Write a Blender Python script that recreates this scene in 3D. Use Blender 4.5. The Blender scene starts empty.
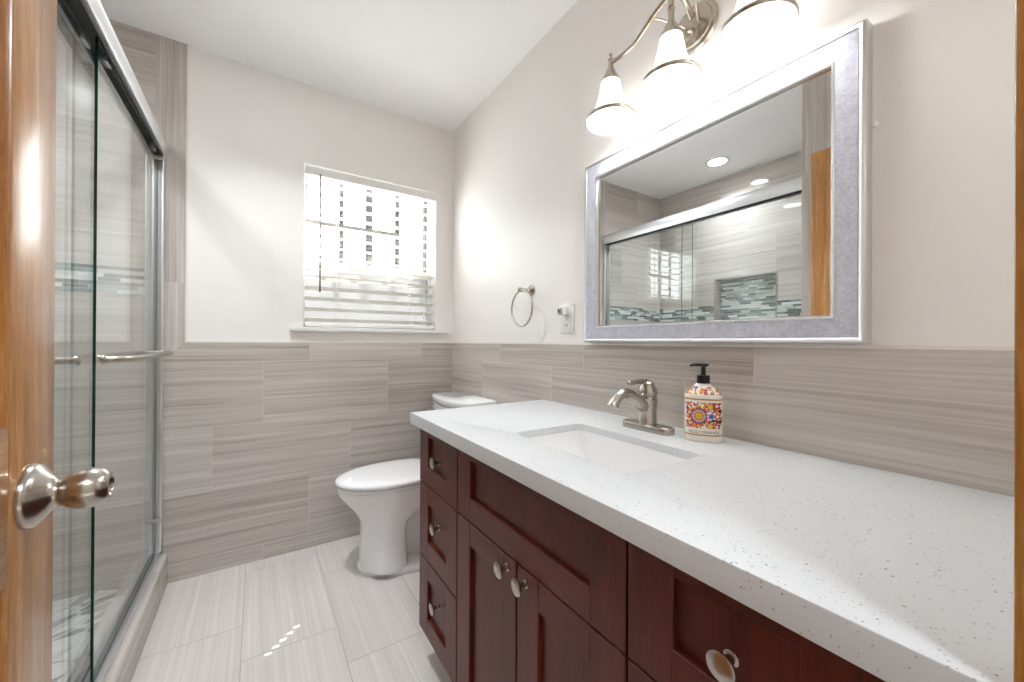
import bpy, bmesh, math, random
from math import sin, cos, pi, radians
from mathutils import Vector, Matrix, Euler
random.seed(7)
SC = bpy.context.scene
COL = SC.collection

# ------------------------------------------------------------------ camera, world, sun, exposure
cd = bpy.data.cameras.new('camera'); cam = bpy.data.objects.new('camera', cd); COL.objects.link(cam)
cd.sensor_fit = 'HORIZONTAL'; cd.sensor_width = 36.0; cd.lens = 387.30 / 1024 * 36.0
cd.clip_start = 0.02; cd.clip_end = 60
YAW, ROLL, PITCH = 0.5799, 0.0054, 0.0021
fd = Vector((sin(YAW) * cos(PITCH), cos(YAW) * cos(PITCH), sin(PITCH)))
rt = Vector((cos(YAW), -sin(YAW), 0)); up = rt.cross(fd)
r2 = rt * cos(ROLL) + up * sin(ROLL); u2 = -rt * sin(ROLL) + up * cos(ROLL)
M = Matrix((r2, u2, -fd)).transposed().to_4x4(); M.translation = Vector((0, 0, 1.0904))
cam.matrix_world = M
SC.camera = cam
SC.view_settings.view_transform = 'Standard'; SC.view_settings.look = 'None'
SC.cycles.max_bounces = 16; SC.cycles.diffuse_bounces = 8; SC.cycles.glossy_bounces = 8; SC.cycles.transparent_max_bounces = 24
SC.view_settings.exposure = 2.64; SC.view_settings.gamma = 1.0; SC.view_settings.use_curve_mapping = False

LAMP_W, SHADE_E, DOWN_E, DOWN_W, MAIN_W, HALL_E, SKY_E, SUN_E = 0.27, 0.60, 4.0, 1.22, 1.10, 12.0, 1.7, 11.0
w = bpy.data.worlds.new('world'); SC.world = w; w.use_nodes = True
bgn = w.node_tree.nodes['Background']; bgn.inputs[0].default_value = (0.93, 0.97, 1.0, 1); bgn.inputs[1].default_value = SKY_E
sl = bpy.data.lights.new('sun', 'SUN'); sl.energy = SUN_E; sl.angle = 0.005; sl.color = (1.0, 0.95, 0.88)
so = bpy.data.objects.new('sun', sl); COL.objects.link(so)
EL = radians(59.5)
so.rotation_euler = Vector((-cos(EL) * 0.707, -cos(EL) * 0.707, -sin(EL))).to_track_quat('-Z', 'Y').to_euler()
so.location = (3, 5, 5)
for nm, loc, rot, sx, sy in (('window_portal', (0.56, 2.45, 1.6), (-pi / 2, 0, 0), 0.8, 0.95),):
    pd = bpy.data.lights.new(nm, 'AREA'); pd.shape = 'RECTANGLE'; pd.size = sx; pd.size_y = sy; pd.cycles.is_portal = True
    po = bpy.data.objects.new(nm, pd); COL.objects.link(po); po.location = loc; po.rotation_euler = rot

# ------------------------------------------------------------------ room dimensions
XR, YB, H = 1.0414, 2.2932, 2.44           # right wall, back wall, ceiling
ZT = 1.0803                                # top of the tile wainscot
XS = -0.2795                               # edge of the tiled shower surround
XC = -0.3324                               # outer face of the shower curb
XL = -1.115                                # shower's long wall
YN = 0.85                                  # shower's near end wall
YF0, YF1 = -0.09, 0.03                     # door wall
XJ = 0.452                                 # right door jamb
ZC = 0.8404                                # counter top

# ------------------------------------------------------------------ materials
def newmat(name):
    m = bpy.data.materials.new(name); m.use_nodes = True
    nt = m.node_tree; b = nt.nodes['Principled BSDF']
    return m, nt, b
def srgb(r, g, b):
    f = lambda c: (c / 255) / 12.92 if c / 255 <= 0.04045 else ((c / 255 + 0.055) / 1.055) ** 2.4
    return (f(r), f(g), f(b), 1)
def plain(name, col, rough=0.5, metal=0.0, spec=0.5, coat=0.0, bump=None):
    m, nt, b = newmat(name)
    b.inputs['Base Color'].default_value = col; b.inputs['Roughness'].default_value = rough
    b.inputs['Metallic'].default_value = metal; b.inputs['Specular IOR Level'].default_value = spec
    b.inputs['Coat Weight'].default_value = coat; b.inputs['Coat Roughness'].default_value = 0.08
    if bump:
        tc = nt.nodes.new('ShaderNodeTexCoord'); n = nt.nodes.new('ShaderNodeTexNoise'); n.inputs['Scale'].default_value = bump[0]
        n.inputs['Detail'].default_value = 3
        bp = nt.nodes.new('ShaderNodeBump'); bp.inputs['Strength'].default_value = bump[1]; bp.inputs['Distance'].default_value = 0.002
        nt.links.new(tc.outputs['Object'], n.inputs['Vector']); nt.links.new(n.outputs[0], bp.inputs['Height']); nt.links.new(bp.outputs[0], b.inputs['Normal'])
    return m
class NG:
    def __init__(s, nt): s.nt = nt
    def m(s, op, a, b=None, c=None):
        n = s.nt.nodes.new('ShaderNodeMath'); n.operation = op
        for i, v in enumerate((a, b, c)):
            if v is None: continue
            if isinstance(v, (int, float)): n.inputs[i].default_value = v
            else: s.nt.links.new(v, n.inputs[i])
        return n.outputs[0]
    def xyz(s, a, b, c):
        n = s.nt.nodes.new('ShaderNodeCombineXYZ')
        for i, v in enumerate((a, b, c)):
            if isinstance(v, (int, float)): n.inputs[i].default_value = v
            else: s.nt.links.new(v, n.inputs[i])
        return n.outputs[0]
    def obj(s):
        tc = s.nt.nodes.new('ShaderNodeTexCoord'); sp = s.nt.nodes.new('ShaderNodeSeparateXYZ')
        s.nt.links.new(tc.outputs['Object'], sp.inputs[0]); return list(sp.outputs)
    def noise(s, vec, scale=1, detail=3, rough=0.5):
        n = s.nt.nodes.new('ShaderNodeTexNoise'); n.inputs['Scale'].default_value = scale; n.inputs['Detail'].default_value = detail; n.inputs['Roughness'].default_value = rough
        s.nt.links.new(vec, n.inputs['Vector']); return n.outputs[0]
    def white(s, vec):
        n = s.nt.nodes.new('ShaderNodeTexWhiteNoise'); n.noise_dimensions = '3D'; s.nt.links.new(vec, n.inputs['Vector']); return n.outputs['Value']
    def ramp(s, f, stops, interp='LINEAR'):
        n = s.nt.nodes.new('ShaderNodeValToRGB'); n.color_ramp.interpolation = interp; e = n.color_ramp.elements
        while len(e) < len(stops): e.new(0.5)
        for el, (p, c) in zip(e, stops): el.position = p; el.color = c
        s.nt.links.new(f, n.inputs[0]); return n.outputs[0]
    def mix(s, f, a, b, blend='MIX'):
        n = s.nt.nodes.new('ShaderNodeMix'); n.data_type = 'RGBA'; n.blend_type = blend
        for k, v in ((0, f), (6, a), (7, b)):
            if isinstance(v, (int, float)): n.inputs[k].default_value = v
            elif isinstance(v, tuple): n.inputs[k].default_value = v
            else: s.nt.links.new(v, n.inputs[k])
        return n.outputs[2]
    def link(s, a, b): s.nt.links.new(a, b)

def tile_mat(name, ua, va, u0, v0, shift, tu, tv, cols, grout, gap, fu, fv, rough, fine=4.2, jit=0.15, wobble=0.018):
    """long-format stone-look tile: offset rows, streaks that run along u, thin joints"""
    m, nt, b = newmat(name); g = NG(nt); X = g.obj(); u, v = X[ua], X[va]
    vv = g.m('DIVIDE', g.m('SUBTRACT', v, v0), tv); row = g.m('FLOOR', vv)
    uu = g.m('DIVIDE', g.m('SUBTRACT', g.m('SUBTRACT', u, u0), g.m('MULTIPLY', row, shift)), tu); coln = g.m('FLOOR', uu)
    rnd = g.white(g.xyz(row, coln, 3.7)); rnd2 = g.white(g.xyz(coln, row, 11.3))
    off = g.m('MULTIPLY', rnd, 40.0)
    wob = g.noise(g.xyz(g.m('MULTIPLY', u, 3.0), g.m('MULTIPLY', v, 3.0), off), 1, 2)
    vw = g.m('ADD', v, g.m('MULTIPLY', wob, wobble))
    n1 = g.noise(g.xyz(g.m('ADD', g.m('MULTIPLY', u, fu), off), g.m('ADD', g.m('MULTIPLY', vw, fv), off), off), 1, 4, 0.6)
    n2 = g.noise(g.xyz(g.m('ADD', g.m('MULTIPLY', u, fu * 2.2), off), g.m('ADD', g.m('MULTIPLY', vw, fv * fine), off), off), 1, 3, 0.6)
    s = g.m('ADD', g.m('MULTIPLY', n1, 0.55), g.m('MULTIPLY', n2, 0.45))
    s = g.m('ADD', s, g.m('MULTIPLY', g.m('SUBTRACT', rnd2, 0.5), jit))
    c = g.ramp(s, cols)
    ru = g.m('FRACT', uu); rv = g.m('FRACT', vv)
    du = g.m('MULTIPLY', g.m('MINIMUM', ru, g.m('SUBTRACT', 1.0, ru)), tu); dv = g.m('MULTIPLY', g.m('MINIMUM', rv, g.m('SUBTRACT', 1.0, rv)), tv)
    edge = g.m('LESS_THAN', g.m('MINIMUM', du, dv), gap / 2)
    g.link(g.mix(edge, c, grout), b.inputs['Base Color'])
    b.inputs['Roughness'].default_value = rough
    return m
GREY = [(0.26, srgb(154, 144, 136)), (0.41, srgb(181, 173, 166)), (0.54, srgb(197, 190, 184)), (0.72, srgb(216, 211, 206))]
M_TB = tile_mat('stone_tile_back', 0, 2, 0.228, 0.078, 0.203, 0.61, 0.303, GREY, srgb(206, 199, 193), 0.0026, 0.7, 33, 0.22)
M_TR = tile_mat('stone_tile_right', 1, 2, 1.05, 0.078, -0.19, 0.61, 0.303, GREY, srgb(206, 199, 193), 0.0026, 0.7, 33, 0.24)
M_TV = tile_mat('stone_tile_upright', 2, 0, 0.33, XS, 0.2, 0.61, 0.303, GREY, srgb(200, 193, 187), 0.0022, 0.7, 30, 0.22)
M_TVY = tile_mat('stone_tile_upright_side', 2, 1, 0.33, YN, 0.2, 0.61, 0.303, GREY, srgb(200, 193, 187), 0.0022, 0.7, 30, 0.22)
M_TC = tile_mat('stone_tile_curb', 1, 2, 0.3, -0.166, 0.0, 0.61, 0.303, GREY, srgb(206, 199, 193), 0.0026, 0.7, 33, 0.25)
M_TCT = tile_mat('stone_tile_curb_top', 1, 0, 0.3, -0.6, 0.0, 0.61, 0.4, GREY, srgb(206, 199, 193), 0.0026, 0.7, 33, 0.25)
FL = [(0.3, srgb(200, 192, 188)), (0.5, srgb(212, 206, 202)), (0.7, srgb(224, 219, 216))]
M_FLOOR = tile_mat('floor_tile', 1, 0, 1.80, -0.347, -0.20, 0.60, 0.303, FL, srgb(180, 172, 168), 0.003, 0.6, 70, 0.25, 3.0, 0.05, 0.008)
M_PAINT = plain('cream_paint', srgb(241, 238, 235), 0.42, spec=0.35)
M_CEIL = plain('white_ceiling_paint', srgb(250, 250, 251), 0.8)
M_WHITE = plain('white_trim_paint', srgb(236, 235, 232), 0.35)
M_HALL = plain('hall_paint', srgb(226, 220, 210), 0.7)
M_CAULK = plain('white_caulk', srgb(232, 226, 218), 0.5)

def wood_mat(name, cols, ax, rough, fl=1.5, fa=40, coat=0.5, wobble=0.03):
    m, nt, b = newmat(name); g = NG(nt); X = g.obj()
    a = [X[i] for i in range(3) if i != ax]
    wv = g.noise(g.xyz(X[0], X[1], X[2]), 2.5, 2)
    p = g.m('ADD', a[0], g.m('MULTIPLY', wv, wobble)); q = g.m('ADD', a[1], g.m('MULTIPLY', wv, wobble * 1.4))
    n1 = g.noise(g.xyz(g.m('MULTIPLY', p, fa), g.m('MULTIPLY', q, fa), g.m('MULTIPLY', X[ax], fl)), 1, 4, 0.6)
    n2 = g.noise(g.xyz(g.m('MULTIPLY', p, fa * 6), g.m('MULTIPLY', q, fa * 6), g.m('MULTIPLY', X[ax], fl * 9)), 1, 2, 0.6)
    s = g.m('ADD', g.m('MULTIPLY', n1, 0.7), g.m('MULTIPLY', n2, 0.3))
    g.link(g.ramp(s, cols), b.inputs['Base Color'])
    b.inputs['Roughness'].default_value = rough; b.inputs['Coat Weight'].default_value = coat; b.inputs['Coat Roughness'].default_value = 0.2; b.inputs['Specular IOR Level'].default_value = 0.35
    return m
OAK = [(0.3, srgb(134, 82, 34)), (0.45, srgb(168, 112, 52)), (0.56, srgb(186, 130, 66)), (0.72, srgb(212, 166, 104))]
M_OAK = wood_mat('varnished_oak', OAK, 2, 0.34, 3.0, 60, 0.9, 0.02)
M_OAKH = wood_mat('varnished_oak_crossgrain', OAK, 1, 0.3, 3.0, 60, 0.6, 0.02)
CHERRY = [(0.3, srgb(64, 20, 12)), (0.5, srgb(88, 30, 19)), (0.7, srgb(108, 42, 27))]
M_CH = wood_mat('dark_cherry', CHERRY, 2, 0.4, 1.2, 22, 0.12, 0.05)
M_CHH = wood_mat('dark_cherry_crossgrain', CHERRY, 1, 0.4, 1.2, 22, 0.12, 0.05)
M_CHIN = plain('cabinet_shadow_gap', srgb(26, 10, 8), 0.6)

def quartz():
    m, nt, b = newmat('white_quartz'); g = NG(nt); X = g.obj(); vec = g.xyz(*X)
    def specks(scale, thr, seed):
        v = nt.nodes.new('ShaderNodeTexVoronoi'); v.inputs['Scale'].default_value = scale
        mp = nt.nodes.new('ShaderNodeMapping'); mp.inputs['Location'].default_value = (seed, seed * 2, seed * 3)
        n = nt.nodes.new('ShaderNodeTexNoise'); n.inputs['Scale'].default_value = scale * 0.9
        g.link(vec, mp.inputs[0]); g.link(mp.outputs[0], v.inputs['Vector'])
        r = nt.nodes.new('ShaderNodeSeparateColor'); g.link(v.outputs['Color'], r.inputs[0])
        near = g.m('LESS_THAN', v.outputs['Distance'], g.m('MULTIPLY', r.outputs[1], 0.42))
        return g.m('MULTIPLY', near, g.m('LESS_THAN', r.outputs[0], thr))
    c = g.mix(specks(300, 0.22, 1.3), srgb(210, 213, 216), srgb(174, 176, 179))
    c = g.mix(specks(250, 0.07, 5.1), c, srgb(136, 136, 138))
    c = g.mix(specks(480, 0.25, 8.4), c, srgb(200, 201, 203))
    g.link(c, b.inputs['Base Color']); b.inputs['Roughness'].default_value = 0.38
    return m
M_QZ = quartz()
M_POR = plain('white_porcelain', srgb(236, 235, 236), 0.08, spec=0.6, coat=0.3)
M_BASIN = plain('white_basin_china', srgb(238, 238, 238), 0.1, spec=0.6)
M_NICK = plain('brushed_nickel', srgb(186, 180, 172), 0.24, 1.0)
M_NICK2 = plain('satin_nickel_lamp', srgb(196, 186, 172), 0.26, 1.0)
M_CHR = plain('polished_chrome', srgb(205, 207, 210), 0.1, 1.0)
M_ALU = plain('satin_aluminium', srgb(220, 220, 221), 0.45, 1.0)
M_RUB = plain('dark_rubber_seal', srgb(38, 38, 40), 0.5)
M_BLK = plain('black_plastic', srgb(24, 24, 25), 0.3)
M_PLS = plain('white_plastic', srgb(236, 235, 232), 0.35)
M_GRYP = plain('grey_plastic', srgb(168, 168, 166), 0.4)
M_DRK = plain('dark_slot', srgb(36, 34, 33), 0.6)
M_BRZ = plain('dark_bronze_bar', srgb(72, 66, 62), 0.5)
M_GOLD = plain('ochre_band', srgb(188, 128, 46), 0.4)
M_INK = plain('navy_ink', srgb(38, 44, 84), 0.6)

def glass_mat(name, tint, f0=0.04):
    m = bpy.data.materials.new(name); m.use_nodes = True; nt = m.node_tree; g = NG(nt); nt.nodes.remove(nt.nodes['Principled BSDF'])
    lw = nt.nodes.new('ShaderNodeLayerWeight'); lw.inputs['Blend'].default_value = 0.5
    f = g.m('ADD', g.m('MULTIPLY', g.m('POWER', lw.outputs['Facing'], 5.0), 1 - f0), f0)
    t = nt.nodes.new('ShaderNodeBsdfTransparent'); t.inputs[0].default_value = tint
    s = nt.nodes.new('ShaderNodeBsdfGlossy'); s.inputs['Roughness'].default_value = 0.0; s.inputs[0].default_value = (1, 1, 1, 1)
    mx = nt.nodes.new('ShaderNodeMixShader'); g.link(f, mx.inputs[0]); g.link(t.outputs[0], mx.inputs[1]); g.link(s.outputs[0], mx.inputs[2])
    g.link(mx.outputs[0], nt.nodes['Material Output'].inputs[0]); return m
M_GLASS = glass_mat('clear_shower_glass', (0.955, 0.975, 0.968, 1), 0.05)
M_PANE = glass_mat('window_glass', (0.97, 0.98, 0.98, 1))
M_GEDGE = plain('green_glass_edge', srgb(18, 52, 46), 0.15)
def translucent(name, col, tcol, fac):
    m = bpy.data.materials.new(name); m.use_nodes = True; nt = m.node_tree; b = nt.nodes['Principled BSDF']
    b.inputs['Base Color'].default_value = col; b.inputs['Roughness'].default_value = 0.4
    t = nt.nodes.new('ShaderNodeBsdfTranslucent'); t.inputs[0].default_value = tcol
    mx = nt.nodes.new('ShaderNodeMixShader'); mx.inputs[0].default_value = fac
    nt.links.new(b.outputs[0], mx.inputs[1]); nt.links.new(t.outputs[0], mx.inputs[2]); nt.links.new(mx.outputs[0], nt.nodes['Material Output'].inputs[0]); return m
M_SLAT = translucent('white_blind_slat', srgb(240, 239, 236), srgb(240, 238, 232), 0.35)
M_OBSC = translucent('obscured_pane', srgb(225, 225, 225), (0.30, 0.30, 0.30, 1), 0.6)
def emis(name, col, s):
    m = bpy.data.materials.new(name); m.use_nodes = True; nt = m.node_tree; nt.nodes.remove(nt.nodes['Principled BSDF'])
    e = nt.nodes.new('ShaderNodeEmission'); e.inputs[0].default_value = col; e.inputs[1].default_value = s
    nt.links.new(e.outputs[0], nt.nodes['Material Output'].inputs[0]); return m
def shade_mat():
    m, nt, b = newmat('frosted_lamp_glass'); b.inputs['Base Color'].default_value = srgb(238, 232, 222); b.inputs['Roughness'].default_value = 0.25
    b.inputs['Emission Color'].default_value = (0.97, 0.98, 0.97, 1); b.inputs['Emission Strength'].default_value = SHADE_E
    return m
M_SHADE = shade_mat()
M_BULB = emis('lit_bulb', (1.0, 0.96, 0.90, 1), 3.2)
M_LENS = emis('lit_downlight_lens', (0.98, 0.99, 1.0, 1), DOWN_E)
M_HLENS = emis('lit_hall_lens', (0.86, 0.93, 1.0, 1), HALL_E)
def mirror_mat():
    m, nt, b = newmat('mirror_silver'); b.inputs['Base Color'].default_value = (0.95, 0.97, 0.97, 1); b.inputs['Metallic'].default_value = 1; b.inputs['Roughness'].default_value = 0.0; return m
M_MIR = mirror_mat()
def hammered():
    m, nt, b = newmat('hammered_silver_leaf'); g = NG(nt); X = g.obj()
    n = g.noise(g.xyz(X[0], g.m('MULTIPLY', X[1], 120), g.m('MULTIPLY', X[2], 230)), 1, 3, 0.7)
    n2 = g.noise(g.xyz(X[0], X[1], X[2]), 55, 3, 0.7)
    s = g.m('ADD', g.m('MULTIPLY', n, 0.6), g.m('MULTIPLY', n2, 0.4))
    g.link(g.ramp(s, [(0.3, srgb(168, 170, 186)), (0.5, srgb(196, 198, 212)), (0.72, srgb(224, 226, 238))]), b.inputs['Base Color'])
    b.inputs['Roughness'].default_value = 0.38; b.inputs['Metallic'].default_value = 0.15
    bp = nt.nodes.new('ShaderNodeBump'); bp.inputs['Strength'].default_value = 0.25; bp.inputs['Distance'].default_value = 0.001
    g.link(s, bp.inputs['Height']); g.link(bp.outputs[0], b.inputs['Normal']); return m
M_HAM = hammered()
def mosaic(name, ua, va, v0):
    m, nt, b = newmat(name); g = NG(nt); X = g.obj(); u, v = X[ua], X[va]
    tv = 0.0165
    vv = g.m('DIVIDE', g.m('SUBTRACT', v, v0), tv); row = g.m('FLOOR', vv)
    rr = g.white(g.xyz(row, 1.5, 2.5)); tu = g.m('ADD', 0.055, g.m('MULTIPLY', rr, 0.07))
    uu = g.m('DIVIDE', g.m('ADD', u, g.m('MULTIPLY', rr, 3.0)), tu); cn = g.m('FLOOR', uu)
    k = g.white(g.xyz(row, cn, 4.4))
    c = g.ramp(k, [(0.0, srgb(220, 224, 222)), (0.26, srgb(120, 136, 136)), (0.42, srgb(74, 84, 86)), (0.56, srgb(160, 172, 168)), (0.72, srgb(196, 202, 198)), (0.86, srgb(96, 104, 100))], 'CONSTANT')
    ru = g.m('FRACT', uu); rv = g.m('FRACT', vv)
    e = g.m('MAXIMUM', g.m('LESS_THAN', g.m('MULTIPLY', ru, tu), 0.0016), g.m('LESS_THAN', g.m('MULTIPLY', rv, tv), 0.0016))
    g.link(g.mix(e, c, srgb(200, 200, 196)), b.inputs['Base Color']); b.inputs['Roughness'].default_value = 0.12; return m
M_MOX = mosaic('glass_mosaic_end', 0, 2, 1.285)
M_MOY = mosaic('glass_mosaic_side', 1, 2, 1.285)
def leafmosaic():
    m, nt, b = newmat('leaf_mosaic_floor'); g = NG(nt); X = g.obj()
    rot = 0.6
    a = g.m('ADD', g.m('MULTIPLY', X[0], cos(rot)), g.m('MULTIPLY', X[1], sin(rot))); c = g.m('SUBTRACT', g.m('MULTIPLY', X[1], cos(rot)), g.m('MULTIPLY', X[0], sin(rot)))
    v = nt.nodes.new('ShaderNodeTexVoronoi'); v.inputs['Scale'].default_value = 1.0; v.feature = 'F1'
    v2 = nt.nodes.new('ShaderNodeTexVoronoi'); v2.inputs['Scale'].default_value = 1.0; v2.feature = 'DISTANCE_TO_EDGE'
    vec = g.xyz(g.m('MULTIPLY', a, 11), g.m('MULTIPLY', c, 19), 0.0)
    g.link(vec, v.inputs['Vector']); g.link(vec, v2.inputs['Vector'])
    sc = nt.nodes.new('ShaderNodeSeparateColor'); g.link(v.outputs['Color'], sc.inputs[0])
    col = g.ramp(sc.outputs[0], [(0, srgb(226, 226, 224)), (0.42, srgb(140, 142, 144)), (0.62, srgb(196, 197, 197)), (0.85, srgb(108, 110, 112))], 'CONSTANT')
    e = g.m('LESS_THAN', v2.outputs['Distance'], 0.05)
    g.link(g.mix(e, col, srgb(222, 221, 218)), b.inputs['Base Color']); b.inputs['Roughness'].default_value = 0.25; return m
M_LEAF = leafmosaic()

# ------------------------------------------------------------------ mesh helpers
def box(bm, x0, x1, y0, y1, z0, z1, bev=0.0, seg=2, mi=0):
    vs = [bm.verts.new((x, y, z)) for z in (z0, z1) for y in (y0, y1) for x in (x0, x1)]
    fs = [bm.faces.new([vs[i] for i in q]) for q in ((0, 2, 3, 1), (4, 5, 7, 6), (0, 1, 5, 4), (2, 6, 7, 3), (0, 4, 6, 2), (1, 3, 7, 5))]
    for f in fs: f.material_index = mi
    if bev > 0:
        es = list({e for f in fs for e in f.edges})
        r = bmesh.ops.bevel(bm, geom=es, offset=bev, segments=seg, affect='EDGES', profile=0.5)
        for f in r['faces']: f.material_index = mi
    return fs
def loft(bm, rings, cap0=True, cap1=True, mi=0):
    vr = [[bm.verts.new(p) for p in r] for r in rings]; n = len(vr[0])
    for a, b in zip(vr, vr[1:]):
        for i in range(n):
            f = bm.faces.new((a[i], a[(i + 1) % n], b[(i + 1) % n], b[i])); f.material_index = mi
    if cap0: bm.faces.new(list(reversed(vr[0]))).material_index = mi
    if cap1: bm.faces.new(vr[-1]).material_index = mi
    return vr
def frame(d):
    d = d.normalized(); a = Vector((0, 0, 1)) if abs(d.z) < 0.9 else Vector((1, 0, 0))
    u = d.cross(a).normalized(); return u, d.cross(u).normalized()
def lathe(bm, prof, origin, axis, n=28, cap0=True, cap1=True, mi=0):
    """prof = [(radius, distance along axis)]"""
    o = Vector(origin); d = Vector(axis).normalized(); u, v = frame(d)
    loft(bm, [[o + d * t + (u * cos(2 * pi * i / n) + v * sin(2 * pi * i / n)) * max(r, 1e-4) for i in range(n)] for r, t in prof], cap0, cap1, mi)
def catmull(pts, k=6):
    P = [Vector(p) for p in pts]; P = [P[0] * 2 - P[1]] + P + [P[-1] * 2 - P[-2]]; out = []
    for i in range(1, len(P) - 2):
        for j in range(k):
            t = j / k
            out.append(0.5 * ((2 * P[i]) + (P[i + 1] - P[i - 1]) * t + (2 * P[i - 1] - 5 * P[i] + 4 * P[i + 1] - P[i + 2]) * t * t + (3 * P[i] - P[i - 1] - 3 * P[i + 1] + P[i + 2]) * t ** 3))
    out.append(P[-2]); return out
def tube(bm, pts, rad, n=14, closed=False, squash=None, mi=0):
    P = [Vector(p) for p in pts]; m = len(P); R = rad if isinstance(rad, (list, tuple)) else [rad] * m
    T = [((P[(i + 1) % m] - P[i - 1]) if closed else (P[min(i + 1, m - 1)] - P[max(i - 1, 0)])).normalized() for i in range(m)]
    u, v = frame(T[0]); rings = []
    for i in range(m):
        u = (u - T[i] * u.dot(T[i])).normalized(); v = T[i].cross(u)
        rings.append([P[i] + (u * cos(2 * pi * k / n) + v * sin(2 * pi * k / n)) * R[i] for k in range(n)])
    if closed: rings.append(rings[0])
    loft(bm, rings, not closed, not closed, mi)
    if closed: bmesh.ops.remove_doubles(bm, verts=bm.verts, dist=1e-6)
def lerp_r(r, m):  # spread a radius list over m samples
    out = []
    for i in range(m):
        t = i / (m - 1) * (len(r) - 1); k = min(int(t), len(r) - 2); out.append(r[k] + (r[k + 1] - r[k]) * (t - k))
    return out
def rrect(cx, cy, hx, hy, r, n=6):
    out = []
    for (sx, sy, a0) in ((1, 1, 0), (-1, 1, pi / 2), (-1, -1, pi), (1, -1, 3 * pi / 2)):
        for k in range(n + 1):
            a = a0 + (pi / 2) * k / n
            out.append((cx + sx * (hx - r) + r * cos(a), cy + sy * (hy - r) + r * sin(a)))
    return out
def prism(bm, poly, axis, a, b, mi=0):
    """extrude a 2-D polygon along an axis: poly in the other two axes (cyclic x->yz, y->xz, z->xy)"""
    def P(p, t):
        return {0: (t, p[0], p[1]), 1: (p[0], t, p[1]), 2: (p[0], p[1], t)}[axis]
    loft(bm, [[P(p, a) for p in poly], [P(p, b) for p in poly]], mi=mi)
def finish(name, bm, mats, parent=None, smooth=30, loc=None):
    bmesh.ops.recalc_face_normals(bm, faces=bm.faces[:])
    me = bpy.data.meshes.new(name); bm.to_mesh(me); bm.free()
    for m in (mats if isinstance(mats, (list, tuple)) else [mats]): me.materials.append(m)
    if smooth:
        me.shade_smooth(); me.set_sharp_from_angle(angle=radians(smooth))
    o = bpy.data.objects.new(name, me); COL.objects.link(o)
    if parent: o.parent = parent
    if loc: o.location = loc
    return o
def pfinish(name, bm, mats, parent, smooth=30):
    """bm is in world coordinates; the part hangs on a parent empty"""
    o = finish(name, bm, mats, None, smooth)
    p = parent; off = Vector((0, 0, 0))
    while p is not None: off += p.location; p = p.parent
    o.data.transform(Matrix.Translation(-off)); o.parent = parent; return o
def thing(name, label, cat, loc=(0, 0, 0), group=None):
    o = bpy.data.objects.new(name, None); COL.objects.link(o); o.location = loc; o.empty_display_size = 0.1
    o['label'] = label; o['category'] = cat
    if group: o['group'] = group
    return o
def tag(o, label, cat, group=None):
    o['label'] = label; o['category'] = cat
    if group: o['group'] = group
    return o
def struct(name, bm, mats, label=None, cat=None, smooth=30):
    o = finish(name, bm, mats, None, smooth); o['kind'] = 'structure'
    if label: o['label'] = label
    if cat: o['category'] = cat
    return o
B = bmesh.new

# ------------------------------------------------------------------ shell
bm = B(); box(bm, XC - 0.05, XR + 0.1, -1.4, YB + 0.1, -0.1, 0.0)
struct('floor', bm, M_FLOOR, 'pale grey streaked floor tiles laid in offset rows', 'floor')
bm = B(); box(bm, XL - 0.1, XR + 0.1, -1.4, YB + 0.1, H, H + 0.08)
struct('ceiling', bm, M_CEIL, 'smooth white ceiling', 'ceiling')
# right wall (paint) and its wainscot
bm = B(); box(bm, XR + 0.006, XR + 0.12, YF0, YB + 0.1, 0, H)
struct('wall_right', bm, M_PAINT, 'cream painted wall behind the mirror', 'wall')
bm = B(); box(bm, XR, XR + 0.0059, YF1, YB, 0, ZT); 
struct('trim_1', bm, M_TR, 'grey stone-look tile wainscot on the right wall behind the counter', 'tile wainscot')
bm = B(); box(bm, XR + 0.001, XR + 0.0059, YF1, YB, ZT, ZT + 0.007)
struct('trim_2', bm, M_CAULK, 'thin white line on top of the right wall tiles', 'trim')
# back wall with window opening
WX0, WX1, WZ0, WZ1 = 0.197, 0.930, 1.160, 2.024
bm = B(); y0, y1 = YB + 0.006, YB + 0.13
for q in ((XL - 0.1, WX0, 0, H), (WX1, XR + 0.12, 0, H), (WX0, WX1, 0, WZ0), (WX0, WX1, WZ1, H)): box(bm, q[0], q[1], y0, y1, q[2], q[3])
struct('wall_back', bm, M_PAINT, 'cream painted wall around the window', 'wall')
# back wall tile: wainscot, upright border strip with a mitred foot, shower end wall
bm = B(); ye = YB + 0.0059; SB = XS - 0.106
prism(bm, [(XR, 0), (XR, ZT), (XS, ZT), (SB, ZT - 0.106), (SB, H), (XL, H), (XL, 0)], 1, YB, ye)
prism(bm, [(XS, ZT), (XS, H), (SB, H), (SB, ZT - 0.106)], 1, YB - 0.0004, ye, 1)
struct('trim_3', bm, [M_TB, M_TV], 'grey stone-look tiles on the back wall from shower to toilet', 'tile wainscot', 0)
bm = B(); box(bm, XS, XR, YB + 0.001, ye, ZT, ZT + 0.006); box(bm, XS, XS + 0.006, YB + 0.001, ye, ZT, H)
struct('trim_4', bm, M_CAULK, 'thin white line edging the back wall tiles', 'trim')
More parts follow.
